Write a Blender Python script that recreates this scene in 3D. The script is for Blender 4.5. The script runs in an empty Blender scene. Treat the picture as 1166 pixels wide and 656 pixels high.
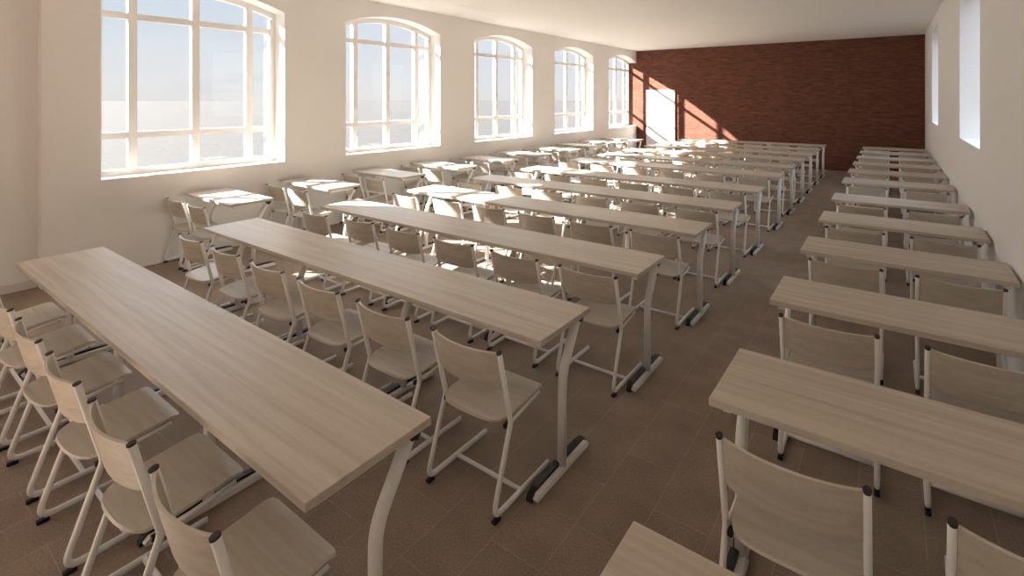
import bpy, bmesh, math, random
from mathutils import Vector, Matrix
random.seed(4)
C = bpy.context.scene.collection
ORD = ['first', 'second', 'third', 'fourth', 'fifth', 'sixth', 'seventh', 'eighth', 'ninth', 'tenth', 'eleventh', 'twelfth']

# ------------------------------------------------------------------ materials
def mat(name):
    m = bpy.data.materials.new(name); m.use_nodes = True
    nt = m.node_tree; b = nt.nodes['Principled BSDF']
    return m, nt, b
def rgb(c): return (c[0], c[1], c[2], 1)
def plain(name, col, rough=.5, spec=.5, bump=0, scale=200):
    m, nt, b = mat(name)
    b.inputs['Roughness'].default_value = rough
    b.inputs['Specular IOR Level'].default_value = spec
    tc = nt.nodes.new('ShaderNodeTexCoord'); n = nt.nodes.new('ShaderNodeTexNoise')
    n.inputs['Scale'].default_value = scale; n.inputs['Detail'].default_value = 3
    nt.links.new(tc.outputs['Object'], n.inputs['Vector'])
    mr = nt.nodes.new('ShaderNodeMapRange')
    mr.inputs[3].default_value = .96; mr.inputs[4].default_value = 1.04
    nt.links.new(n.outputs['Fac'], mr.inputs[0])
    mx = nt.nodes.new('ShaderNodeMix'); mx.data_type = 'RGBA'; mx.blend_type = 'MULTIPLY'
    mx.inputs[0].default_value = 1; mx.inputs[6].default_value = rgb(col)
    nt.links.new(mr.outputs[0], mx.inputs[7]); nt.links.new(mx.outputs[2], b.inputs['Base Color'])
    if bump:
        bp = nt.nodes.new('ShaderNodeBump'); bp.inputs['Strength'].default_value = bump; bp.inputs['Distance'].default_value = .01
        nt.links.new(n.outputs['Fac'], bp.inputs['Height']); nt.links.new(bp.outputs[0], b.inputs['Normal'])
    return m
def wood(name, c1, c2, rough=.42, sx=.9, sy=26):
    m, nt, b = mat(name)
    b.inputs['Roughness'].default_value = rough; b.inputs['Specular IOR Level'].default_value = .35
    tc = nt.nodes.new('ShaderNodeTexCoord'); oi = nt.nodes.new('ShaderNodeObjectInfo')
    ad = nt.nodes.new('ShaderNodeVectorMath'); ad.operation = 'ADD'
    sc = nt.nodes.new('ShaderNodeVectorMath'); sc.operation = 'SCALE'; sc.inputs[0].default_value = (37, 23, 11)
    nt.links.new(oi.outputs['Random'], sc.inputs['Scale'])
    nt.links.new(tc.outputs['Object'], ad.inputs[0]); nt.links.new(sc.outputs[0], ad.inputs[1])
    def noise(vx, vy, det, dist=0.0):
        mp = nt.nodes.new('ShaderNodeMapping'); mp.inputs['Scale'].default_value = (vx, vy, vy)
        nt.links.new(ad.outputs[0], mp.inputs[0])
        n = nt.nodes.new('ShaderNodeTexNoise'); n.inputs['Scale'].default_value = 1; n.inputs['Detail'].default_value = det
        n.inputs['Distortion'].default_value = dist
        nt.links.new(mp.outputs[0], n.inputs['Vector']); return n
    n1 = noise(sx, sy, 5, .6); n2 = noise(sx * 5, sy * 7, 3)
    mm = nt.nodes.new('ShaderNodeMath'); mm.operation = 'MULTIPLY_ADD'; mm.inputs[1].default_value = .3
    nt.links.new(n2.outputs['Fac'], mm.inputs[0]); nt.links.new(n1.outputs['Fac'], mm.inputs[2])
    cr = nt.nodes.new('ShaderNodeValToRGB')
    cr.color_ramp.elements[0].position = .45; cr.color_ramp.elements[0].color = rgb(c2)
    cr.color_ramp.elements[1].position = .78; cr.color_ramp.elements[1].color = rgb(c1)
    nt.links.new(mm.outputs[0], cr.inputs[0]); nt.links.new(cr.outputs[0], b.inputs['Base Color'])
    return m
M_TOP = wood('pale_wood_laminate', (.62, .55, .465), (.49, .42, .34))
M_PLY = wood('chair_plywood', (.64, .58, .49), (.54, .48, .39), .4, 2, 30)
M_METAL = plain('white_lacquered_steel', (.88, .86, .82), .33, .5)
M_BLACK = plain('black_plastic', (.013, .012, .012), .45, .4)
M_CAP = plain('dark_tube_cap', (.03, .022, .018), .5, .4)
M_WALL = plain('white_plaster', (.90, .875, .845), .9, .2, .03, 60)
M_CEIL = plain('ceiling_plaster', (.92, .895, .865), .9, .2)
M_FRAME = plain('white_window_frame', (.84, .81, .77), .5, .4)
M_DOOR = plain('white_door_panel', (.86, .84, .81), .45, .4)
M_BASE = plain('white_skirting', (.78, .74, .69), .5, .4)

def floor_mat():
    m, nt, b = mat('brown_carpet_tile')
    b.inputs['Roughness'].default_value = .75; b.inputs['Specular IOR Level'].default_value = .25
    tc = nt.nodes.new('ShaderNodeTexCoord')
    mp = nt.nodes.new('ShaderNodeMapping'); mp.inputs['Rotation'].default_value = (0, 0, math.pi / 2)
    mp.inputs['Location'].default_value = (0, .131, 0)
    nt.links.new(tc.outputs['Object'], mp.inputs[0])
    br = nt.nodes.new('ShaderNodeTexBrick'); br.offset = .5
    br.inputs['Scale'].default_value = 1; br.inputs['Brick Width'].default_value = .56; br.inputs['Row Height'].default_value = .2445
    br.inputs['Mortar Size'].default_value = .0016; br.inputs['Mortar Smooth'].default_value = .3
    br.inputs['Color1'].default_value = rgb((.31, .238, .186)); br.inputs['Color2'].default_value = rgb((.285, .217, .168))
    br.inputs['Mortar'].default_value = rgb((.42, .335, .265))
    nt.links.new(mp.outputs[0], br.inputs['Vector'])
    n = nt.nodes.new('ShaderNodeTexNoise'); n.inputs['Scale'].default_value = 110; n.inputs['Detail'].default_value = 4; n.inputs['Roughness'].default_value = .7
    nt.links.new(tc.outputs['Object'], n.inputs['Vector'])
    n2 = nt.nodes.new('ShaderNodeTexNoise'); n2.inputs['Scale'].default_value = 5; n2.inputs['Detail'].default_value = 6
    nt.links.new(tc.outputs['Object'], n2.inputs['Vector'])
    m1 = nt.nodes.new('ShaderNodeMapRange'); m1.inputs[1].default_value = .3; m1.inputs[2].default_value = .7; m1.inputs[3].default_value = .72; m1.inputs[4].default_value = 1.28
    m2 = nt.nodes.new('ShaderNodeMapRange'); m2.inputs[1].default_value = .3; m2.inputs[2].default_value = .7; m2.inputs[3].default_value = .88; m2.inputs[4].default_value = 1.12
    nt.links.new(n.outputs['Fac'], m1.inputs[0]); nt.links.new(n2.outputs['Fac'], m2.inputs[0])
    mu = nt.nodes.new('ShaderNodeMath'); mu.operation = 'MULTIPLY'
    nt.links.new(m1.outputs[0], mu.inputs[0]); nt.links.new(m2.outputs[0], mu.inputs[1])
    mx = nt.nodes.new('ShaderNodeMix'); mx.data_type = 'RGBA'; mx.blend_type = 'MULTIPLY'; mx.inputs[0].default_value = 1
    nt.links.new(br.outputs['Color'], mx.inputs[6]); nt.links.new(mu.outputs[0], mx.inputs[7])
    nt.links.new(mx.outputs[2], b.inputs['Base Color'])
    bp = nt.nodes.new('ShaderNodeBump'); bp.inputs['Strength'].default_value = .25; bp.inputs['Distance'].default_value = .004
    nt.links.new(n.outputs['Fac'], bp.inputs['Height']); nt.links.new(bp.outputs[0], b.inputs['Normal'])
    return m
def brick_mat():
    m, nt, b = mat('red_brick')
    b.inputs['Roughness'].default_value = .85; b.inputs['Specular IOR Level'].default_value = .2
    tc = nt.nodes.new('ShaderNodeTexCoord')
    mp = nt.nodes.new('ShaderNodeMapping'); mp.inputs['Rotation'].default_value = (math.pi / 2, 0, 0)
    nt.links.new(tc.outputs['Object'], mp.inputs[0])
    br = nt.nodes.new('ShaderNodeTexBrick'); br.offset = .5
    br.inputs['Scale'].default_value = 1; br.inputs['Brick Width'].default_value = .21; br.inputs['Row Height'].default_value = .062
    br.inputs['Mortar Size'].default_value = .006; br.inputs['Mortar Smooth'].default_value = .4
    br.inputs['Color1'].default_value = rgb((.195, .075, .047)); br.inputs['Color2'].default_value = rgb((.142, .057, .039))
    br.inputs['Mortar'].default_value = rgb((.16, .085, .065))
    nt.links.new(mp.outputs[0], br.inputs['Vector'])
    mp2 = nt.nodes.new('ShaderNodeMapping'); mp2.inputs['Scale'].default_value = (5, 5, 18)
    nt.links.new(tc.outputs['Object'], mp2.inputs[0])
    n = nt.nodes.new('ShaderNodeTexNoise'); n.inputs['Scale'].default_value = 1.3; n.inputs['Detail'].default_value = 6
    nt.links.new(mp2.outputs[0], n.inputs['Vector'])
    mr = nt.nodes.new('ShaderNodeMapRange'); mr.inputs[1].default_value = .3; mr.inputs[2].default_value = .7; mr.inputs[3].default_value = .8; mr.inputs[4].default_value = 1.25
    nt.links.new(n.outputs['Fac'], mr.inputs[0])
    mx = nt.nodes.new('ShaderNodeMix'); mx.data_type = 'RGBA'; mx.blend_type = 'MULTIPLY'; mx.inputs[0].default_value = 1
    nt.links.new(br.outputs['Color'], mx.inputs[6]); nt.links.new(mr.outputs[0], mx.inputs[7])
    nt.links.new(mx.outputs[2], b.inputs['Base Color'])
    bp = nt.nodes.new('ShaderNodeBump'); bp.inputs['Strength'].default_value = .5; bp.inputs['Distance'].default_value = .01; bp.invert = True
    nt.links.new(br.outputs['Fac'], bp.inputs['Height']); nt.links.new(bp.outputs[0], b.inputs['Normal'])
    return m
def glass_mat():
    m = bpy.data.materials.new('window_glass'); m.use_nodes = True; nt = m.node_tree
    nt.nodes.clear()
    o = nt.nodes.new('ShaderNodeOutputMaterial'); t = nt.nodes.new('ShaderNodeBsdfTransparent'); g = nt.nodes.new('ShaderNodeBsdfGlossy')
    t.inputs[0].default_value = (.97, .98, .98, 1); g.inputs['Roughness'].default_value = .02
    mx = nt.nodes.new('ShaderNodeMixShader'); mx.inputs[0].default_value = .05
    nt.links.new(t.outputs[0], mx.inputs[1]); nt.links.new(g.outputs[0], mx.inputs[2]); nt.links.new(mx.outputs[0], o.inputs[0])
    return m
M_FLOOR = floor_mat(); M_BRICK = brick_mat(); M_GLASS = glass_mat()
M_GROUND = plain('pale_sandy_ground', (.058, .056, .054), .95, .1, 0, .05)

# ------------------------------------------------------------------ mesh helpers
def box(bm, x0, x1, y0, y1, z0, z1, bev=0):
    vs = [bm.verts.new((x, y, z)) for x in (x0, x1) for y in (y0, y1) for z in (z0, z1)]
    fs = [bm.faces.new([vs[i] for i in q]) for q in ((0, 1, 3, 2), (4, 6, 7, 5), (0, 4, 5, 1), (2, 3, 7, 6), (0, 2, 6, 4), (1, 5, 7, 3))]
    if bev:
        es = {e for f in fs for e in f.edges}
        bmesh.ops.bevel(bm, geom=list(es), offset=bev, segments=2, affect='EDGES', profile=.5)
def prism(bm, pts, axis, a0, a1):
    """pts: 2D outline; axis 0: (y,z) extruded in x; axis 2: (x,y) extruded in z"""
    def P(p, a): return (a, p[0], p[1]) if axis == 0 else (p[0], a, p[1]) if axis == 1 else (p[0], p[1], a)
    A = [bm.verts.new(P(p, a0)) for p in pts]; B = [bm.verts.new(P(p, a1)) for p in pts]
    bm.faces.new(A); bm.faces.new(B[::-1])
    n = len(pts)
    for i in range(n): bm.faces.new((A[i], B[i], B[(i + 1) % n], A[(i + 1) % n]))
def fillet(path, r, seg=6):
    out = [Vector(path[0])]
    for i in range(1, len(path) - 1):
        p = Vector(path[i]); a = (Vector(path[i - 1]) - p); b = (Vector(path[i + 1]) - p)
        ang = a.angle(b); R = r[i] if isinstance(r, (list, tuple)) else r
        d = min(R / math.tan(ang / 2), a.length * .48, b.length * .48)
        s = p + a.normalized() * d; e = p + b.normalized() * d
        for k in range(seg + 1):
            t = k / seg; out.append(s * (1 - t) ** 2 + p * 2 * t * (1 - t) + e * t * t)
    out.append(Vector(path[-1])); return out
def tube(bm, path, rad, up=(1, 0, 0), n=12, squash=1.0):
    """sweep along a planar path whose plane normal is `up`"""
    up = Vector(up); rings = []
    for i, p in enumerate(path):
        p = Vector(p)
        t = (Vector(path[min(i + 1, len(path) - 1)]) - Vector(path[max(i - 1, 0)])).normalized()
        s = t.cross(up).normalized(); u = s.cross(t).normalized()
        rings.append([bm.verts.new(p + s * math.cos(2 * math.pi * k / n) * rad * squash + u * math.sin(2 * math.pi * k / n) * rad) for k in range(n)])
    for a, b in zip(rings, rings[1:]):
        for k in range(n):
            f = bm.faces.new((a[k], a[(k + 1) % n], b[(k + 1) % n], b[k])); f.smooth = True
    bm.faces.new(rings[0][::-1]); bm.faces.new(rings[-1])
def mesh(name, bm, m):
    bmesh.ops.recalc_face_normals(bm, faces=bm.faces)
    me = bpy.data.meshes.new(name); bm.to_mesh(me); bm.free(); me.materials.append(m); return me
def obj(name, bm, m, parent=None, loc=(0, 0, 0)):
    o = bpy.data.objects.new(name, mesh(name, bm, m)); C.objects.link(o); o.location = loc
    if parent: o.parent = parent
    return o
def struct(name, bm, m, parent=None):
    o = obj(name, bm, m, parent)
    if not parent: o['kind'] = 'structure'
    return o
def empty(name, loc=(0, 0, 0)):
    o = bpy.data.objects.new(name, None); C.objects.link(o); o.location = loc; o.empty_display_size = .1; return o
def dup(root, loc):
    r = root.copy(); C.objects.link(r); r.location = loc
    for ch in list(root.children):
        c = ch.copy(); C.objects.link(c); c.parent = r
        for g in ch.children:
            d = g.copy(); C.objects.link(d); d.parent = c
    return r
def tag(o, label, cat, group=None):
    o['label'] = label; o['category'] = cat
    if group: o['group'] = group

# ------------------------------------------------------------------ room shell
XL, XR, YB, YF, H = -6.65, .635, 15.74, -11.0, 3.41
XO = -7.0                                        # outer face of the window wall
bm = bmesh.new(); box(bm, XO, XR + .3, YF - .2, YB + .2, -.2, 0); struct('floor', bm, M_FLOOR)
bm = bmesh.new(); box(bm, XO, XR + .3, YF - .2, YB + .2, H, H + .25); struct('ceiling', bm, M_CEIL)
bm = bmesh.new(); box(bm, XO, XR + .3, YB, YB + .2, 0, H); struct('wall_back', bm, M_BRICK)
FW = [(-6.0, -4.1)]       # unseen end wall, set far behind the camera; tall openings added for fill light
bm = bmesh.new(); e = [XO] + [v for w in FW for v in w] + [XR + .3]
for i in range(0, len(e), 2): box(bm, e[i], e[i + 1], YF - .2, YF, 0, H)
for x0, x1 in FW: box(bm, x0, x1, YF - .2, YF, 0, 1); box(bm, x0, x1, YF - .2, YF, 3.1, H)
struct('wall_front', bm, M_WALL)
# window wall with five segmental arched openings
WIN = [(1.75 + 2.9925 * k, 3.77 + 2.9925 * k) for k in range(5)]
SILL, SPR, RISE = 1.005, 3.03, .18
def arch(y0, y1, spring, rise, n=20):
    w = (y1 - y0) / 2; R = (w * w + rise * rise) / (2 * rise); yc = (y0 + y1) / 2; zc = spring + rise - R
    return [(y0 + (y1 - y0) * i / n, zc + math.sqrt(max(R * R - (y0 + (y1 - y0) * i / n - yc) ** 2, 0))) for i in range(n + 1)]
bm = bmesh.new()
edges = [1.28] + [e for w in WIN for e in w] + [YB]
for i in range(0, len(edges), 2):
    if edges[i + 1] - edges[i] > 1e-3: box(bm, XO, XL, edges[i], edges[i + 1], 0, H)
for y0, y1 in WIN:
    box(bm, XO, XL, y0, y1, 0, SILL)
    A = arch(y0, y1, SPR, RISE)
    for p, q in zip(A, A[1:]): prism(bm, [p, q, (q[0], H), (p[0], H)], 0, XO, XL)
RWN = [(-4.235 - 2.9925 * k, -2.215 - 2.9925 * k) for k in range(2)]   # unseen openings added behind the camera to bring in more daylight
e = [1.28] + [v for w in RWN for v in w[::-1]] + [YF]
for i in range(0, len(e), 2): box(bm, XO, XL - .13, e[i + 1], e[i], 0, H)
for y0, y1 in RWN: box(bm, XO, XL - .13, y0, y1, 0, SILL); box(bm, XO, XL - .13, y0, y1, 3.15, H)
bmesh.ops.remove_doubles(bm, verts=bm.verts, dist=1e-4)
struct('wall_left', bm, M_WALL)
bm = bmesh.new(); box(bm, XL - .13, XL - .112, YF, 1.275, 0, .085, .004); struct('baseboard_left', bm, M_BASE)
# right wall with plain rectangular openings
RW = [(6.21, 7.94), (11.42, 13.08)]
RS, RT, RO = 1.40, 3.17, XR + .30
bm = bmesh.new()
e = [YF] + [v for w in RW for v in w] + [YB]
for i in range(0, len(e), 2): box(bm, XR, RO, e[i], e[i + 1], 0, H)
for y0, y1 in RW:
    box(bm, XR, RO, y0, y1, 0, RS); box(bm, XR, RO, y0, y1, RT, H)
struct('wall_right', bm, M_WALL)
for k, (y0, y1) in enumerate(RW):
    bm = bmesh.new(); x0, x1 = RO - .030, RO - .002
    for a, b, c, d in ((y0, y0 + .025, RS, RT), (y1 - .025, y1, RS, RT), (y0 + .025, y1 - .025, RS, RS + .025), (y0 + .025, y1 - .025, RT - .025, RT)):
        box(bm, x0, x1, a, b, c, d)
    w = struct('window_%d' % (k + 6), bm, M_FRAME)
    bm = bmesh.new(); box(bm, x0 + .010, x0 + .015, y0 + .025, y1 - .025, RS + .025, RT - .025); struct('window_pane', bm, M_GLASS, w)
# arched windows
FX0, FX1 = XL - .315, XL - .25
for k, (y0, y1) in enumerate(WIN):
    bm = bmesh.new(); t = .075; yc = (y0 + y1) / 2
    box(bm, FX0, FX1, y0, y0 + t, SILL, SPR - t); box(bm, FX0, FX1, y1 - t, y1, SILL, SPR - t)
    box(bm, FX0, FX1, y0 + t, y1 - t, SILL, SILL + .065)
    A = arch(y0, y1, SPR, RISE); Bq = arch(y0 + .0005, y1 - .0005, SPR - t, RISE)
    for p, q, r, s in zip(A, A[1:], Bq[1:], Bq): prism(bm, [p, q, r, s], 0, FX0, FX1)
    for yy in (yc - .655, yc, yc + .655):
        top = SPR - t + RISE * (1 - ((yy - yc) / 1.01) ** 2) + .02
        box(bm, FX0 - .001, FX1 + .001, yy - .043, yy + .043, SILL + .04, top)
    for zz in (1.45, 2.79): box(bm, FX0 + .003, FX1 - .003, y0 + t, y1 - t, zz - .035, zz + .035)
    w = struct('window_%d' % (k + 1), bm, M_FRAME)
    bm = bmesh.new(); A2 = arch(y0 + .03, y1 - .03, SPR - .03, RISE)
    prism(bm, [(y0 + .03, SILL + .03)] + A2 + [(y1 - .03, SILL + .03)], 0, FX0 + .030, FX0 + .035)
    struct('window_pane', bm, M_GLASS, w)
# door: plain white leaf standing proud of the brick
bm = bmesh.new(); box(bm, -6.30, -5.39, YB - .045, YB, .005, 2.15, .004); d = struct('door_1', bm, M_DOOR)
bm = bmesh.new()
tube(bm, [(-5.46, YB - .044, 1.0), (-5.46, YB - .09, 1.0)], .009, (1, 0, 0)); tube(bm, [(-5.46, YB - .09, 1.0), (-5.58, YB - .09, 1.0)], .009, (0, 1, 0))
struct('door_handle', bm, M_METAL, d)
# land outside
bm = bmesh.new(); box(bm, -900, 900, -900, 900, -.9, -.6); struct('ground_outside', bm, M_GROUND)

# ------------------------------------------------------------------ chair
def curved_sheet(bm, us, vs, fn, th):
    """thin solid grid; fn(u,v)->point ; offset along normal by th"""
    P = [[Vector(fn(u, v)) for v in vs] for u in us]
    def nrm(i, j):
        a = P[min(i + 1, len(us) - 1)][j] - P[max(i - 1, 0)][j]; b = P[i][min(j + 1, len(vs) - 1)] - P[i][max(j - 1, 0)]
        return a.cross(b).normalized()
    A = [[bm.verts.new(P[i][j] + nrm(i, j) * th / 2) for j in range(len(vs))] for i in range(len(us))]
    B = [[bm.verts.new(P[i][j] - nrm(i, j) * th / 2) for j in range(len(vs))] for i in range(len(us))]
    for i in range(len(us) - 1):
        for j in range(len(vs) - 1):
            f = bm.faces.new((A[i][j], A[i + 1][j], A[i + 1][j + 1], A[i][j + 1])); f.smooth = True
            f = bm.faces.new((B[i][j], B[i][j + 1], B[i + 1][j + 1], B[i + 1][j])); f.smooth = True
    nu, nv = len(us), len(vs)
    per = [(i, 0) for i in range(nu)] + [(nu - 1, j) for j in range(1, nv)] + [(i, nv - 1) for i in range(nu - 2, -1, -1)] + [(0, j) for j in range(nv - 2, 0, -1)]
    SA = [bm.verts.new(A[i][j].co) for i, j in per]; SB = [bm.verts.new(B[i][j].co) for i, j in per]   # own verts: crisp edge
    for k in range(len(per)):
        l = (k + 1) % len(per); bm.faces.new((SA[k], SA[l], SB[l], SB[k]))
HW = .203                                         # half distance between the tubes
def backline(z): return .085 * (.735 - z) / (.735 - .383)
def make_chair():
    root = empty('school_chair')
    for s in (-1, 1):
        x = s * HW
        bm = bmesh.new()
        p = fillet([(x, 0, .728), (x, .085, .383), (x, -.045, .024), (x, .40, .024)], [0, .07, .045, 0], 7)
        tube(bm, p, .0112, squash=1.22)
        tube(bm, [(x - s * .004, .080, .377), (x - s * .012, .335, .403)], .008)          # rail carrying the seat
        fr = obj('side_frame', bm, M_METAL, root)
        bm = bmesh.new(); d = Vector((0, -.085, .345)).normalized(); a = Vector((x, 0, .727))
        tube(bm, [a, a + d * .005, a + d * .007], .0118, squash=1.26); obj('end_cap', bm, M_CAP, fr)
        bm = bmesh.new(); box(bm, x - .012, x + .012, -.045, .0, 0, .016, .004); obj('rubber_foot', bm, M_BLACK, fr)
        bm = bmesh.new(); box(bm, x - s * .018 - .009, x - s * .018 + .009, .060, .092, .358, .378, .003); obj('seat_bracket', bm, M_BLACK, fr)
    bm = bmesh.new(); tube(bm, [(-HW, .165, .026), (HW, .165, .026)], .0105, (0, 0, 1)); obj('stretcher', bm, M_METAL, root)
    W = HW - .007
    # seat : straight front, rounded rear, gently dished
    bm = bmesh.new(); us = [i / 18 * 2 - 1 for i in range(19)]; vs = [j / 14 for j in range(15)]
    def seat(u, v):
        x = u * (W - .006)
        yr = .105 - .115 * math.sqrt(max(0, 1 - abs(u) ** 2.6)); yf = .372 - .010 * abs(u) ** 24
        y = yr + (yf - yr) * v
        z = .392 + .036 * (y / .37) - .010 * (1 - u * u) * math.sin(min(1, max(0, (y + .01) / .38)) * math.pi) - .012 * max(0, (y - .32) / .05) ** 2
        if y < .06: z += .25 * (.06 - y) ** 2 / .06
        return (x, y, z)
    curved_sheet(bm, us, vs, seat, .011); obj('seat', bm, M_PLY, root)
    # backrest : sheet bowed towards the rear
    bm = bmesh.new(); vs = [j / 8 for j in range(9)]
    def back(u, v):
        z = .545 + .183 * v
        z -= .014 * (abs(u) ** 10) * (1 - v) * -1 + .0 
        return (u * W, backline(z) - .046 * (1 - u * u) ** .9, z)
    curved_sheet(bm, us, vs, back, .010); obj('backrest', bm, M_PLY, root)
    return root
# ------------------------------------------------------------------ desk (origin: floor below the middle of the near edge)
D = .472
def make_leg(x, root):
    bm = bmesh.new()
    p = fillet([(x, .425, .722), (x, .275, .485), (x, .268, .03)], [0, .22, 0], 8)
    tube(bm, p, .0235, (1, 0, 0), 16)
    box(bm, x - .015, x + .015, .05, .43, .700, .727, .003)
    lg = obj('leg', bm, M_METAL, root)
    bm = bmesh.new()
    prism(bm, [(.02, .004), (.505, .004), (.512, .018), (.495, .034), (.035, .034), (.013, .018)], 0, x - .002, x + .021)
    obj('foot', bm, M_METAL, lg)
    bm = bmesh.new()
    for pr in ([(.005, 0), (.25, 0), (.25, .052), (.05, .048), (.02, .034), (.005, .012)], [(.29, 0), (.52, 0), (.522, .014), (.505, .040), (.45, .048), (.29, .052)]):
        prism(bm, pr, 0, x - .034, x - .002)
    obj('foot_cover', bm, M_BLACK, lg)
    bm = bmesh.new(); prism(bm, [(.385, .7315), (.462, .7315), (.455, .715), (.435, .690), (.405, .700)], 0, x - .024, x + .024)
    obj('bracket', bm, M_BLACK, lg)
def make_desk(name, w, legs):
    root = empty(name)
    bm = bmesh.new(); box(bm, -w / 2, w / 2, 0, D, .732, .760, .0025); obj('desk_top', bm, M_TOP, root)
    for x in legs: make_leg(x, root)
    return root

MX0, MX1 = -4.70, -1.272; MC = (MX0 + MX1) / 2
RX0, RX1 = -.538, .612; RC = (RX0 + RX1) / 2
LX0, LX1 = -6.60, -5.50; LC = (LX0 + LX1) / 2
MY = [.779, 1.933, 3.04, 4.215, 5.35, 6.57, 8.03, 9.205, 10.38, 11.545, 12.755, 13.96]
RY = [.783, 1.933, 3.079, 4.233, 5.39, 6.60, 8.10, 9.25, 10.4, 11.56, 12.77, 13.97]
CY = [.603, 1.785, 2.972, 4.14, 5.27, 6.48, 7.93, 9.1, 10.27, 11.43, 12.64, 13.85]
LY = [2.52, 3.67, 4.83, 5.99, 7.16, 8.32, 9.50, 10.67, 11.84, 13.03, 13.80][:10]
desk = make_desk('long_desk', MX1 - MX0, [MX0 - MC + .05, -3.675 - MC, -2.49 - MC, MX1 - MC - .05])
sdesk = make_desk('short_desk', RX1 - RX0, [RX0 - RC + .05, RX1 - RC - .05])
ldesk = make_desk('short_desk', LX1 - LX0, [LX0 - LC + .05, LX1 - LC - .05])
chair = make_chair()
used = set()
def place(proto, loc):
    if proto.name not in used:
        used.add(proto.name); proto.location = loc; return proto
    return dup(proto, loc)
N = len(MY)
def row_word(i, n): return ORD[i] + ' from the foreground'
for i, y in enumerate(MY):
    o = place(desk, (MC, y, 0))
    tag(o, 'long pale wood desk on bent white legs, %s in the middle block' % row_word(i, N), 'desk', 'long desks in the middle block')
    for k in range(6):
        c = place(chair, (-1.596 - .594 * k, CY[i] - (.08 if k == 5 and i > 1 else 0), 0))
        where = ('the aisle end seat' if k == 0 else ORD[k] + ' from the aisle')
        tag(c, 'white-framed plywood chair, %s at the %s long desk from the foreground' % (where, ORD[i]), 'chair', 'chairs at the long desks')
for i, y in enumerate(RY):
    o = place(sdesk, (RC, y, 0))
    tag(o, 'short pale wood desk against the right wall, %s' % row_word(i, N) + (', cut by the frame' if i == 0 else ''), 'desk', 'short desks by the right wall')
    if i == 0: continue
    for k, x in enumerate((-.26, .332)):
        c = place(chair, (x, CY[i], 0))
        tag(c, 'white-framed plywood chair %s at the %s short desk by the right wall' % (('on the aisle side', 'on the wall side')[k], ORD[i]), 'chair', 'chairs by the right wall')
for i, y in enumerate(LY):
    o = place(ldesk, (LC, y, 0))
    tag(o, 'short pale wood desk under the arched windows, %s' % row_word(i, 10), 'desk', 'short desks under the windows')
    for k, x in enumerate((-6.425, -5.905)):
        c = place(chair, (x, y - .16, 0))
        tag(c, 'white-framed plywood chair %s at the %s short desk under the windows' % (('next to the window wall', 'away from the window wall')[k], ORD[i]), 'chair', 'chairs under the windows')

# ------------------------------------------------------------------ light
sun = bpy.data.lights.new('sun', 'SUN'); sun.energy = 29; sun.color = (1, .93, .85); sun.angle = math.radians(1.0)
so = bpy.data.objects.new('sun', sun); C.objects.link(so)
so.rotation_euler = Vector((1, .58, -.68)).to_track_quat('-Z', 'Y').to_euler()
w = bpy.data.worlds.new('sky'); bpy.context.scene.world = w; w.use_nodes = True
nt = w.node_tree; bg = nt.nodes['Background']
tc = nt.nodes.new('ShaderNodeTexCoord'); sp = nt.nodes.new('ShaderNodeSeparateXYZ'); nt.links.new(tc.outputs['Generated'], sp.inputs[0])
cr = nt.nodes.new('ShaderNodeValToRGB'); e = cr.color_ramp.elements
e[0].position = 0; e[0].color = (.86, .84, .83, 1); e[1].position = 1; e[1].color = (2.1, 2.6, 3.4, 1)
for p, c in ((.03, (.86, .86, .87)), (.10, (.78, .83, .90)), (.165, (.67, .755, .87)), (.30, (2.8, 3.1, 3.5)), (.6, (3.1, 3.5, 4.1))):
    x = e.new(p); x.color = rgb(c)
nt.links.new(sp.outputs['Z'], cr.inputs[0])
mp = nt.nodes.new('ShaderNodeMapping'); mp.inputs['Scale'].default_value = (2.2, 2.2, 16); nt.links.new(tc.outputs['Generated'], mp.inputs[0])
n = nt.nodes.new('ShaderNodeTexNoise'); n.inputs['Scale'].default_value = 1.6; n.inputs['Detail'].default_value = 5; nt.links.new(mp.outputs[0], n.inputs['Vector'])
c2 = nt.nodes.new('ShaderNodeValToRGB'); c2.color_ramp.elements[0].position = .60; c2.color_ramp.elements[0].color = (0, 0, 0, 1)
c2.color_ramp.elements[1].position = .70; c2.color_ramp.elements[1].color = (.55, .55, .55, 1); nt.links.new(n.outputs['Fac'], c2.inputs[0])
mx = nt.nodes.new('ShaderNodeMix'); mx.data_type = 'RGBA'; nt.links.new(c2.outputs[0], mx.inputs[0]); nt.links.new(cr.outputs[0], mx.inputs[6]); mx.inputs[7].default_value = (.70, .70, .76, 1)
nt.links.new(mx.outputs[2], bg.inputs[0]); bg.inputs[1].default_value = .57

# ------------------------------------------------------------------ camera
cam = bpy.data.cameras.new('camera'); co = bpy.data.objects.new('camera', cam); C.objects.link(co)
cam.sensor_width = 36; cam.lens = 583.88 / 1166 * 36; cam.shift_y = -(328 - 113.26) / 1166; cam.clip_start = .02; cam.clip_end = 3000
co.location = (0, 0, 1.8503); co.rotation_euler = (math.pi / 2, 0, .63783)
sc = bpy.context.scene; sc.camera = co
sc.view_settings.view_transform = 'Standard'; sc.view_settings.look = 'None'; sc.view_settings.gamma = 1
sc.view_settings.use_curve_mapping = False; sc.view_settings.exposure = .88
